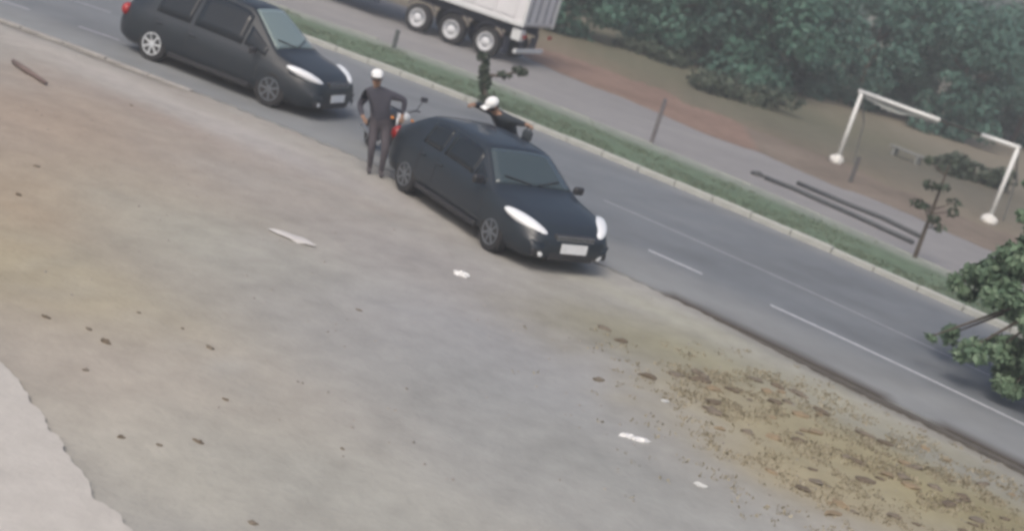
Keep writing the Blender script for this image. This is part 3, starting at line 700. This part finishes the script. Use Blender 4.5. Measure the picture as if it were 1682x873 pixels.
# ------------------------------------------------------------------ goal frame
m_white = mat('white_painted_steel', (.72, .74, .72), .5, noise_s=8, noise_a=.1)
gl, gr_ = G(1373, 268), G(1622, 367)
def goal():
    d = gr_ - gl; a = math.atan2(d.y, d.x); w = d.length; h = 2.38
    root = thing('goal_frame', 'white steel football goal with concrete footings and torn net along the bar', 'goal', gl, a)
    for x in (0, w):
        b = bmesh.new(); tube(b, [(x, 0, 0), (x, 0, h)], .062, 10); mobj('post', b, m_white, root, smooth=True)
        b = bmesh.new(); blob(b, (x, -.02, .09), (.23, .21, .19), None, 3, .3, x); mobj('footing', b, mat('footing_concrete', (.66, .66, .63), .9, noise_s=7), root, smooth=True)
    b = bmesh.new(); tube(b, [(-.12, 0, h), (w * .3, 0, h - .02), (w * .52, 0, h - .02)], .065, 10); mobj('crossbar', b, m_white, root, smooth=True)
    b = bmesh.new(); tube(b, [(w * .78, 0, h - .02), (w + .06, 0, h)], .065, 10); mobj('crossbar', b, m_white, root, smooth=True)
    b = bmesh.new(); tube(b, [(w * .52, 0, h - .02), (w * .78, 0, h - .02)], .045, 10); mobj('crossbar', b, mat('rusty_steel', lin((50, 52, 48)), .9, noise_s=6), root, smooth=True)
    # bunched net roped to the bar
    b = bmesh.new(); rr = random.Random(3)
    for k in range(26):
        x = .15 + k * .085; dz = .10 + .16 * math.exp(-((k - 9) / 8) ** 2)
        tube(b, [(x, .02, h - .03), (x + .06, .05, h - dz * .6), (x + .03, .08, h - dz - rr.uniform(0, .06))], .02, 4)
    tube(b, [(.1 + i * .11, .08, h - .12 - .13 * math.exp(-((i - 9) / 6) ** 2) + rr.uniform(-.02, .02)) for i in range(24)], .034, 5)
    mobj('net', b, mat('net_cord', (.5, .53, .51), .9), root)
    for x in (0, w):
        b = bmesh.new(); tube(b, [(x, 0, h - .04), (x, .9, h * .6), (x, 1.3, 0)], .03, 8); mobj('stay', b, mat('grey_steel', (.20, .21, .20), .7), root)
goal()
# pale bench plank behind the goal mouth
a, c = G(1458, 256), G(1512, 278); d = c - a; an = math.atan2(d.y, d.x)
root = thing('bench', 'low pale plank bench behind the goal mouth', 'bench', a, an)
b = bmesh.new(); box(b, (d.length / 2, 0, .42), (d.length, .3, .07), bevel=.01); mobj('seat', b, mat('grey_plank', lin((124, 126, 122)), .8, noise_s=5), root)
for k in (.15, .85):
    b = bmesh.new(); box(b, (d.length * k, 0, .2), (.12, .26, .385)); mobj('leg', b, mat('grey_steel', None), root)

# two long dark pipes lying on the far carriageway
m_pipe = mat('black_pipe', lin((74, 78, 80)), .7, noise_s=5)
for i, (pts, lab) in enumerate(((((1256, 291), (1300, 308), (1400, 352), (1500, 398)), 'longer dark pipe lying on the far road, nearer to the median'),
                             (((1310, 300), (1390, 334), (1450, 358), (1512, 388)), 'shorter dark pipe lying on the far road, nearer to the goal'))):
    b = bmesh.new(); tube(b, [G(*p, .06) for p in pts], .055, 8)
    o = mobj('pipe', b, m_pipe, smooth=True); tag(o, lab, 'pipe')
b = bmesh.new(); blob(b, G(1244, 286, .04), (.16, .12, .08), None, 3, .7, 3)
tag(mobj('rubble', b, m_pipe, smooth=True), 'dark lump of rubble just left of the longer pipe', 'rubble')

# posts on the median and verge
def post(px, py, h, r, lab, c, top=0.):
    b = bmesh.new(); p = G(px, py); tube(b, [p + Vector((0, 0, -.1)), p + Vector((0, 0, h * .6)), p + Vector((top, 0, h))], r, 8)
    o = mobj('post', b, mat('post_' + str(c[0]), lin(c), .8, noise_s=5)); return tag(o, lab, 'post')
post(1068, 240, 1.3, .055, 'short grey post on the median against the reddish dirt', (108, 104, 106))
post(645, 84, .62, .06, 'thin dark post on the median in front of the trailer', (84, 90, 90))
post(1396, 300, .8, .06, 'stubby dark stake standing beside the goal post', (88, 88, 88))

# ------------------------------------------------------------------ vegetation
def leaf_mat(name, c1, c2, c3):
    if name in MATS: return MATS[name]
    m = bpy.data.materials.new(name); m.use_nodes = True; n = m.node_tree.nodes; l = m.node_tree.links; b = n['Principled BSDF']
    a = n.new('ShaderNodeAttribute'); a.attribute_name = 'leaf'
    cr = n.new('ShaderNodeValToRGB'); e = cr.color_ramp.elements
    e[0].color = (*c1, 1); e[1].color = (*c3, 1); x = e.new(.5); x.color = (*c2, 1)
    l.new(a.outputs['Fac'], cr.inputs[0]); l.new(cr.outputs[0], b.inputs['Base Color'])
    b.inputs['Roughness'].default_value = .6; b.inputs['Specular IOR Level'].default_value = .3
    MATS[name] = m; return m
m_leaf = leaf_mat('foliage_dull', (.040, .088, .070), (.058, .128, .100), (.080, .165, .128))
m_leaf2 = leaf_mat('foliage_green', (.038, .090, .068), (.056, .13, .092), (.082, .18, .13))
m_leaf3 = leaf_mat('foliage_sapling', (.03, .045, .03), (.05, .07, .045), (.08, .10, .07))
m_bark = mat('bark', (.09, .075, .06), .95, noise_s=6, noise_a=.3)
def leaves(name, clumps, n, size, m, parent, seed=1, droop=.0):
    """many leaf-sized quads scattered through clumps: (centre, radii)"""
    rr = np.random.RandomState(seed); v = np.zeros((n * 4, 3)); val = np.zeros(n)
    vol = np.array([c[1][0] * c[1][1] * c[1][2] for c in clumps]) ** .7; pick = rr.choice(len(clumps), n, p=vol / vol.sum())
    tint = rr.uniform(0, 1, len(clumps))
    cs = np.array([list(c[0]) for c in clumps])[pick]; rs = np.array([list(c[1]) for c in clumps])[pick]
    d = rr.normal(size=(n, 3)); d /= np.linalg.norm(d, axis=1)[:, None]; rad = rr.uniform(.45, 1.08, n) ** .6
    p = cs + d * rad[:, None] * rs
    nrm = d + rr.normal(size=(n, 3)) * .7 + np.array([0, 0, .5]); nrm /= np.linalg.norm(nrm, axis=1)[:, None]
    t = np.cross(nrm, rr.normal(size=(n, 3))); t /= np.linalg.norm(t, axis=1)[:, None]; b = np.cross(nrm, t)
    s = (size * rr.uniform(.6, 1.4, n))[:, None]
    v[0::4] = p - t * s; v[1::4] = p - b * s * .5; v[2::4] = p + t * s; v[3::4] = p + b * s * .5
    me = bpy.data.meshes.new(name)
    me.vertices.add(n * 4); me.vertices.foreach_set('co', v.ravel())
    me.loops.add(n * 4); me.loops.foreach_set('vertex_index', np.arange(n * 4, dtype=np.int32))
    me.polygons.add(n); me.polygons.foreach_set('loop_start', np.arange(0, n * 4, 4, dtype=np.int32)); me.polygons.foreach_set('loop_total', np.full(n, 4, dtype=np.int32))
    me.update(calc_edges=True)
    fac = np.clip(.25 + .5 * tint[pick] * .8 + rr.normal(size=n) * .18, 0, 1)
    at = me.attributes.new('leaf', 'FLOAT', 'FACE'); at.data.foreach_set('value', fac.astype(np.float32))
    me.materials.append(m)
    o = link(bpy.data.objects.new(name, me), parent); return o
def tree(name, label, cat, loc, h, r, n, leaf, m, group=None, seed=1, low=.15, limbs=6, trunk_r=.16, nclump=26):
    rr = random.Random(seed); root = thing(name, label, cat, loc, rr.uniform(0, 6), group)
    b = bmesh.new(); tp = Vector((rr.uniform(-.3, .3), rr.uniform(-.3, .3), h * .72))
    tube(b, [(0, 0, -.1), (tp.x * .3, tp.y * .3, h * .3), tp], [trunk_r, trunk_r * .75, trunk_r * .3], 8)
    clumps = []
    for k in range(limbs):
        a = 2 * math.pi * k / limbs + rr.uniform(-.3, .3); z0 = h * rr.uniform(.25, .55)
        e = Vector((math.cos(a) * r * .7, math.sin(a) * r * .7, z0 + h * rr.uniform(.1, .3)))
        st = Vector((tp.x * .4, tp.y * .4, z0)); tube(b, [st, st.lerp(e, .5) + Vector((0, 0, .1)), e], [trunk_r * .4, trunk_r * .25, trunk_r * .1], 6)
    mobj('trunk', b, m_bark, root, smooth=True)
    for k in range(nclump):
        z = h * (low + (1 - low) * rr.uniform(0, .95)); t = (z / h - low) / (1 - low)
        prof = (math.sin(math.pi * min(1, max(0, .15 + .8 * t)))) ** .6
        a = rr.uniform(0, 6.28); q = r * prof * rr.uniform(.25, .95); cr = r * rr.uniform(.22, .42)
        clumps.append(((math.cos(a) * q, math.sin(a) * q, z), (cr, cr, cr * rr.uniform(.55, .9))))
    leaves('crown', clumps, n, leaf, m, root, seed)
    return root
bgl = [(905, 50, 4.2, 2.9), (960, 4, 5.2, 3.4), (1030, 52, 5, 3.4), (1075, 90, 4.6, 2.9), (1120, 60, 7, 3.8), (1170, 120, 5.2, 3.0), (1230, 140, 6.2, 3.4), (1225, 60, 8, 4.3),
       (1290, 150, 5.6, 2.8), (1340, 120, 7.5, 3.2), (1400, 175, 6, 2.8), (1390, 60, 9, 4), (1450, 185, 6.5, 2.8), (1510, 160, 8, 3.4), (1545, 225, 6, 2.6), (1600, 215, 7, 3.0), (1560, 80, 10.5, 4.2), (1660, 240, 7, 3.0), (1690, 140, 10.5, 4.2), (1750, 260, 8, 3.4)]
desc = ['first from the trailer in the row beyond the verge, low and round', 'low spreading crown just right of the trailer', 'small grey-green crown right of the trailer', 'low round crown at the front above the reddish dirt', 'tall crown behind the low one above the reddish dirt',
 'low crown above the orange dirt left of the goal', 'mid-height crown left of the goal', 'tall crown at the top edge left of the goal', 'low crown nearest the left goal post on its left', 'mid crown behind the left goal post', 'low crown right behind the left goal post',
 'tall crown far above the left half of the goal', 'low crown behind the bar of the goal', 'taller crown behind the middle of the goal', 'low crown behind the gap of the crossbar', 'crown directly behind the right goal post', 'tallest crown at the top edge above the right goal post', 'crown at the right picture edge behind the near tree', 'tall crown in the top right corner', 'crown beyond the right picture edge']
for i, (px, py, h, r) in enumerate(bgl):
    p = G(px, py); 
    tree('tree', 'dark green tree, ' + desc[i], 'tree', p, h, r, 3400 + int(h * 500), .15, m_leaf if i % 3 else m_leaf2, 'trees beyond the far verge', seed=20 + i, low=.04, nclump=34)
# low scrub under the trees
def scrub(px, py, w, h, seed, lab):
    p = G(px, py); rr = random.Random(seed); root = thing('bush', lab, 'bush', p, 0, 'scrub along the far verge')
    cl = [((rr.uniform(-w, w), rr.uniform(-w * .5, w * .5), h * rr.uniform(.2, .7)), (w * .4, w * .4, h * .4)) for _ in range(8)]
    leaves('foliage', cl, 1400, .12, m_leaf3, root, seed)
    b = bmesh.new()
    for k in range(4): tube(b, [(0, 0, -.05), (rr.uniform(-w, w) * .5, rr.uniform(-w, w) * .3, h * .7)], [.03, .01], 5)
    mobj('stem', b, m_bark, root)
for k, (px, py, w, h, lab) in enumerate(((1060, 95, 1.8, .9, 'low scrubby bush under the trees right of the trailer'), (1190, 160, 2.2, 1.0, 'low scrubby bush under the trees above the orange dirt'),
      (1590, 300, 1.2, .9, 'low scrubby bush by the right goal post'))):
    scrub(px, py, w, h, 60 + k, lab)
# the near tree at the right edge
def right_tree():
    base = G(1800, 640); root = thing('tree', 'leafy bright green tree overhanging the road at the right edge', 'tree', base, 0)
    def at(px, py, dist):
        d = (_f * FPX + _rt * (px - 841) + _up * (436.5 - py)).normalized(); p = Vector((0, 0, CAM_H)) + d * dist; return p - base
    cl = []; rr = random.Random(5)
    spots = [(1725, 235, .4), (1712, 300, .35), (1705, 350, .35), (1672, 412, .4), (1615, 440, .4), (1680, 440, .7), (1600, 470, .35), (1640, 490, .5), (1700, 520, .7), (1575, 462, .25),
             (1560, 550, .28), (1590, 575, .36), (1630, 580, .4), (1670, 600, .5), (1655, 650, .38), (1680, 690, .38), (1720, 620, .8), (1640, 620, .2), (1775, 410, 1.0), (1800, 330, .8), (1780, 520, 1.1), (1530, 553, .12)]
    b = bmesh.new(); hub = at(1790, 480, 22.5); tube(b, [(0, 0, -.1), (hub.x * .4, hub.y * .4, hub.z * .6), hub, hub + Vector((.2, .1, 1.6))], [.2, .15, .11, .05], 9)
    for px, py, r in spots:
        c = at(px, py, 22.0 + rr.uniform(-.6, .8)); r *= .78
        for q in range(3):
            o_ = Vector((rr.uniform(-1, 1), rr.uniform(-1, 1), rr.uniform(-1, 1))) * r * .6
            cl.append((c + o_, (r * .62, r * .62, r * .42)))
        tube(b, [hub, hub.lerp(c, .5) + Vector((0, 0, .12)), c], [.05, .03, .012], 6)
    mobj('trunk', b, m_bark, root, smooth=True)
    leaves('crown', cl, 17000, .07, leaf_mat('foliage_near', (.065, .115, .07), (.115, .18, .11), (.20, .27, .18)), root, 9)
right_tree()
# saplings on the median
def sapling(px, py, h, lab, spread, n, seed, lean=0.):
    p = G(px, py); rr = random.Random(seed); root = thing('sapling', lab, 'sapling', p, 0)
    b = bmesh.new(); tube(b, [(0, 0, -.1), (lean * .4, 0, h * .5), (lean, 0, h)], [.055, .04, .02], 6); cl = []
    for k in range(9):
        z = h * rr.uniform(.35, 1); a = rr.uniform(0, 6.28); e = Vector((math.cos(a) * spread + lean * z / h, math.sin(a) * spread * .5, z + rr.uniform(.05, .3)))
        tube(b, [(lean * z / h, 0, z), e], [.02, .008], 5); cl.append((e, (.16, .16, .10)))
    mobj('trunk', b, m_bark, root); leaves('crown', cl, n, .07, m_leaf3, root, seed)
def sapling_a():
    p = G(800, 184); root = thing('sapling', 'thin dark sapling with one branch to the right, on the median behind the leaning person', 'sapling', p)
    b = bmesh.new(); tube(b, [(0, 0, -.1), (-.24, 0, .6), (-.45, 0, 1.25)], [.08, .07, .03], 7); tube(b, [(-.34, 0, .85), (.1, 0, .95), (.62, 0, 1.3)], [.045, .035, .02], 6)
    tube(b, [(-.3, 0, .75), (0, .1, .95)], [.03, .01], 5)
    mobj('trunk', b, m_bark, root)
    cl = [((-.05, 0, .25), (.24, .2, .25)), ((-.25, 0, .7), (.15, .15, .3)), ((-.36, 0, .95), (.13, .13, .28)), ((-.45, 0, 1.25), (.18, .14, .12)), ((.15, 0, 1.0), (.2, .12, .08)), ((.5, 0, 1.2), (.22, .12, .1))]
    leaves('crown', cl, 800, .06, m_leaf3, root, 4)
sapling_a()
sapling(1500, 430, 2.3, 'spindly sapling with sparse leaves standing on the median below the goal', .42, 260, 3, lean=-.05)
# grass: nobody could count it
def grass(name, pts, m, h, seed):
    rr = random.Random(seed); n = len(pts); v = []; f = []; val = []
    for p in pts:
        for k in range(5):
            a = rr.uniform(0, 6.28); hh = h * rr.uniform(.4, 1.2); q = Vector((p[0] + rr.uniform(-.06, .06), p[1] + rr.uniform(-.06, .06), p[2])); w = rr.uniform(.008, .02)
            t = Vector((math.cos(a), math.sin(a), 0)); ln = Vector((rr.uniform(-.7, .7) * hh, rr.uniform(-.7, .7) * hh, hh)); i = len(v)
            v += [q - t * w, q + t * w, q + ln]; f.append((i, i + 1, i + 2)); val.append(min(1, max(0, rr.gauss(.5, .25))))
    me = bpy.data.meshes.new(name); me.from_pydata(v, [], f); at = me.attributes.new('leaf', 'FLOAT', 'FACE'); at.data.foreach_set('value', val); me.materials.append(m)
    return tag(link(bpy.data.objects.new(name, me)), None, 'grass', kind='stuff')
rr = random.Random(11); pts = []
while len(pts) < 3500:
    x = rr.uniform(-13, 14); t = rr.random(); a, b_ = line_y('curb', x) + .2, line_y('r2n', x) - .2
    if noise.noise(Vector((x * .7, t * 4, 0))) + rr.uniform(-.4, .4) < (t - .35) * 1.2: continue
    pts.append((x, a + (b_ - a) * t, .10))
o = grass('median_grass', pts, leaf_mat('grass_green', (.085, .12, .08), (.13, .165, .115), (.18, .21, .15)), .05, 1); o['label'] = 'short green grass along the median'
pts = []; DRY = [(1250, 700, .9), (1400, 730, 1.3), (1330, 790, 1.1), (1520, 830, 1.2), (1460, 780, 1.2), (1180, 640, .7), (1560, 770, .8), (1290, 650, .7), (1640, 860, .8)]
while len(pts) < 2400:
    px, py, r = rr.choice(DRY); p = G(px, py); x, y = rr.gauss(p.x, r * .9), rr.gauss(p.y, r * .8)
    if noise.noise(Vector((x * 2.1, y * 2.1, 0))) + rr.uniform(-.3, .3) < .05 or y > line_y('edge', x) - .5: continue
    pts.append((x, y, ground_z(x, y)))
o = grass('dry_grass', pts, leaf_mat('grass_dry', (.20, .175, .12), (.28, .25, .175), (.36, .33, .25)), .035, 2); o['label'] = 'dry brown grass tufts on the dirt verge'

# ------------------------------------------------------------------ leaves, stones and litter on the ground
m_dleaf = mat('dead_leaf', lin((100, 90, 76)), .9, noise_s=20, noise_a=.3)
def clod(name, px, py, s, m, lab, cat, seed, group=None, flat=.35):
    p = G(px, py); b = bmesh.new(); blob(b, (0, 0, 0), (s, s * .55, s * flat), None, 2, .7, seed)
    o = mobj(name, b, m, loc=(p.x, p.y, ground_z(p.x, p.y) + s * flat * .35), rot=(0, 0, random.uniform(-.6, .6))); return tag(o, lab, cat, group)
m_stone_d = mat('dark_clod', lin((112, 104, 92)), .95, noise_s=10, noise_a=.3)
m_litter = mat('white_litter', (.72, .72, .71), .7)
clod('stone', 756, 453, .12, m_litter, 'single white stone on the grey dirt below the askew hatchback', 'stone', 1)
clod('litter', 1028, 720, .09, m_litter, 'white crumpled litter beside the brown grass, left one of the pair', 'litter', 2)
clod('litter', 1052, 728, .10, m_litter, 'white crumpled litter beside the brown grass, right one of the pair', 'litter', 3)
clod('litter', 1092, 661, .06, mat('grey_litter', (.5, .51, .5), .8), 'small pale scrap above the pair of white litter', 'litter', 4)
clod('litter', 1150, 800, .07, mat('grey_litter', None), 'small grey scrap at the lower left edge of the brown grass', 'litter', 5)
D = [(590, 510, .07, 'alone on the grey dirt left of centre'), (562, 740, .05, 'alone near the bottom centre'), (345, 573, .10, 'curled one among the left-hand scatter, farthest right'), (300, 538, .05, 'small one at the top of the left-hand scatter'),
     (228, 516, .05, 'tiny one on the brown patch at left'), (75, 525, .08, 'on the brown patch near the left edge'), (145, 545, .07, 'left of the long pale ridge'), (172, 566, .12, 'long one on the pale ridge at left'), (140, 611, .06, 'below the long one at left'),
     (198, 722, .07, 'left one of the row near the concrete apron'), (261, 736, .05, 'middle one of the row near the concrete apron'), (325, 729, .09, 'right one of the row near the concrete apron'), (415, 862, .08, 'at the very bottom edge'),
     (370, 660, .06, 'between the row and the left-hand scatter'), (60, 275, .09, 'high on the brown dirt at the left edge'), (30, 322, .09, 'lower on the brown dirt at the left edge'), (215, 175, .07, 'beside the road below the upper car')]
for i, (px, py, s, w) in enumerate(D):
    clod('dead_leaf', px, py, s * .55, m_dleaf if i % 2 else m_stone_d, 'dark clod or dead leaf, ' + w, 'debris', 10 + i, 'debris on the bare dirt')
rr = random.Random(8); k = 0
named = [(992, 540, .10), (1020, 563, .09), (982, 627, .08), (1065, 622, .11), (1146, 618, .11), (1172, 664, .12), (1172, 678, .13), (1200, 645, .09), (1308, 647, .13), (1272, 664, .10)]
cnt = 0; seen = set(); tries = 0
while cnt < 70:
    px, py, r = rr.choice(DRY[:9]); p = G(px, py); x, y = rr.gauss(p.x, r * .6), rr.gauss(p.y, r * .4)
    if y > line_y('edge', x) - .6 or y < 9 : continue
    s = rr.uniform(.05, .14); b = bmesh.new(); blob(b, (0, 0, 0), (s, s * .5, s * .3), None, 1, .8, cnt)
    cm = rr.randrange(3); zz = G(1330, 720)
    ux, uy = (x - zz.x) * .93 - (y - zz.y) * .36, (x - zz.x) * .36 + (y - zz.y) * .93
    lab = ('big ' if s > .11 else 'medium ' if s > .08 else 'tiny ') + ('brown', 'grey-brown', 'tan')[cm] + ' clod in the brown grass, ' + ('road side' if uy > .45 else 'forecourt side' if uy < -.45 else 'centre band') + ', ' + ('far left end' if ux < -1.8 else 'left part' if ux < -.6 else 'middle' if ux < .6 else 'right part' if ux < 1.8 else 'far right end')
    if lab in seen: b.free(); tries += 1; cnt += 1 if tries > 600 else 0; continue
    seen.add(lab)
    o = mobj('clod', b, [m_dleaf, m_stone_d, mat('tan_clod', lin((132, 118, 96)), .95, noise_s=10)][cm], loc=(x, y, ground_z(x, y) + .01), rot=(0, 0, rr.uniform(-.5, .5)))
    tag(o, lab, 'clod', 'clods in the brown grass'); cnt += 1
W2 = ['nearest the road at the top of the verge', 'just below the topmost one', 'farthest left, by the grey dirt', 'right of the farthest left one', 'at the head of the brown grass', 'upper of the two touching ones', 'lower of the two touching ones', 'small one above the two touching ones', 'by the road side of the brown grass', 'just below the one by the road side']
for i, (px, py, s) in enumerate(named):
    clod('clod', px, py, s, m_dleaf if i % 2 else m_stone_d, 'dark brown clod, ' + W2[i], 'clod', 40 + i)
rr = random.Random(77); b = bmesh.new()
for k in range(1500):
    x, y = rr.uniform(-11, 11), rr.uniform(11, 26)
    if y > line_y('edge', x) - .2 or noise.noise(Vector((x * .6, y * .6, 8))) < rr.uniform(-.3, .35): continue
    q = rr.uniform(.008, .02); r_ = bmesh.ops.create_icosphere(b, subdivisions=1, radius=q) if k < 0 else bmesh.ops.create_cone(b, segments=5, radius1=q, radius2=q * .5, depth=q, cap_ends=True)
    bmesh.ops.translate(b, verts=r_['verts'], vec=(x, y, ground_z(x, y) + q * .3))
o = mobj('gravel', b, mat('gravel', lin((140, 136, 130)), .95, noise_s=1.5, noise_a=.4)); tag(o, 'loose small gravel strewn over the bare dirt', None, kind='stuff')
# stick lying at the left, pale mark on the forecourt
b = bmesh.new(); tube(b, [G(22, 100, .05), G(45, 116, .06), G(76, 136, .04)], [.04, .05, .03], 7)
tag(mobj('branch', b, mat('branch_brown', lin((112, 98, 94)), .9), smooth=True), 'bare brown branch lying on the dirt at upper left', 'branch')
b = bmesh.new(); p = G(482, 393); blob(b, (0, 0, 0), (.34, .11, .03), None, 2, .5, 2)
tag(mobj('paper_sheet', b, mat('dusty_paper', (.50, .49, .48), .9), loc=(p.x, p.y, ground_z(p.x, p.y) + .02), rot=(0, 0, R(-12))), 'flat pale scrap of paper lying on the dirt left of centre', 'litter')

# ------------------------------------------------------------------ haze
if HAZE:
    b = bmesh.new(); box(b, (0, 95, 6.4), (420, 250, 15.4))
    o = mobj('haze', b, [])
    m = bpy.data.materials.new('haze'); m.use_nodes = True; n = m.node_tree.nodes; n.remove(n['Principled BSDF'])
    v = n.new('ShaderNodeVolumePrincipled'); v.inputs['Color'].default_value = (.86, .90, .95, 1); v.inputs['Density'].default_value = HAZE; v.inputs['Anisotropy'].default_value = 0
    m.node_tree.links.new(v.outputs[0], n['Material Output'].inputs['Volume']); o.data.materials.append(m)
    tag(o, 'thin pale haze over the whole street', None, kind='stuff')
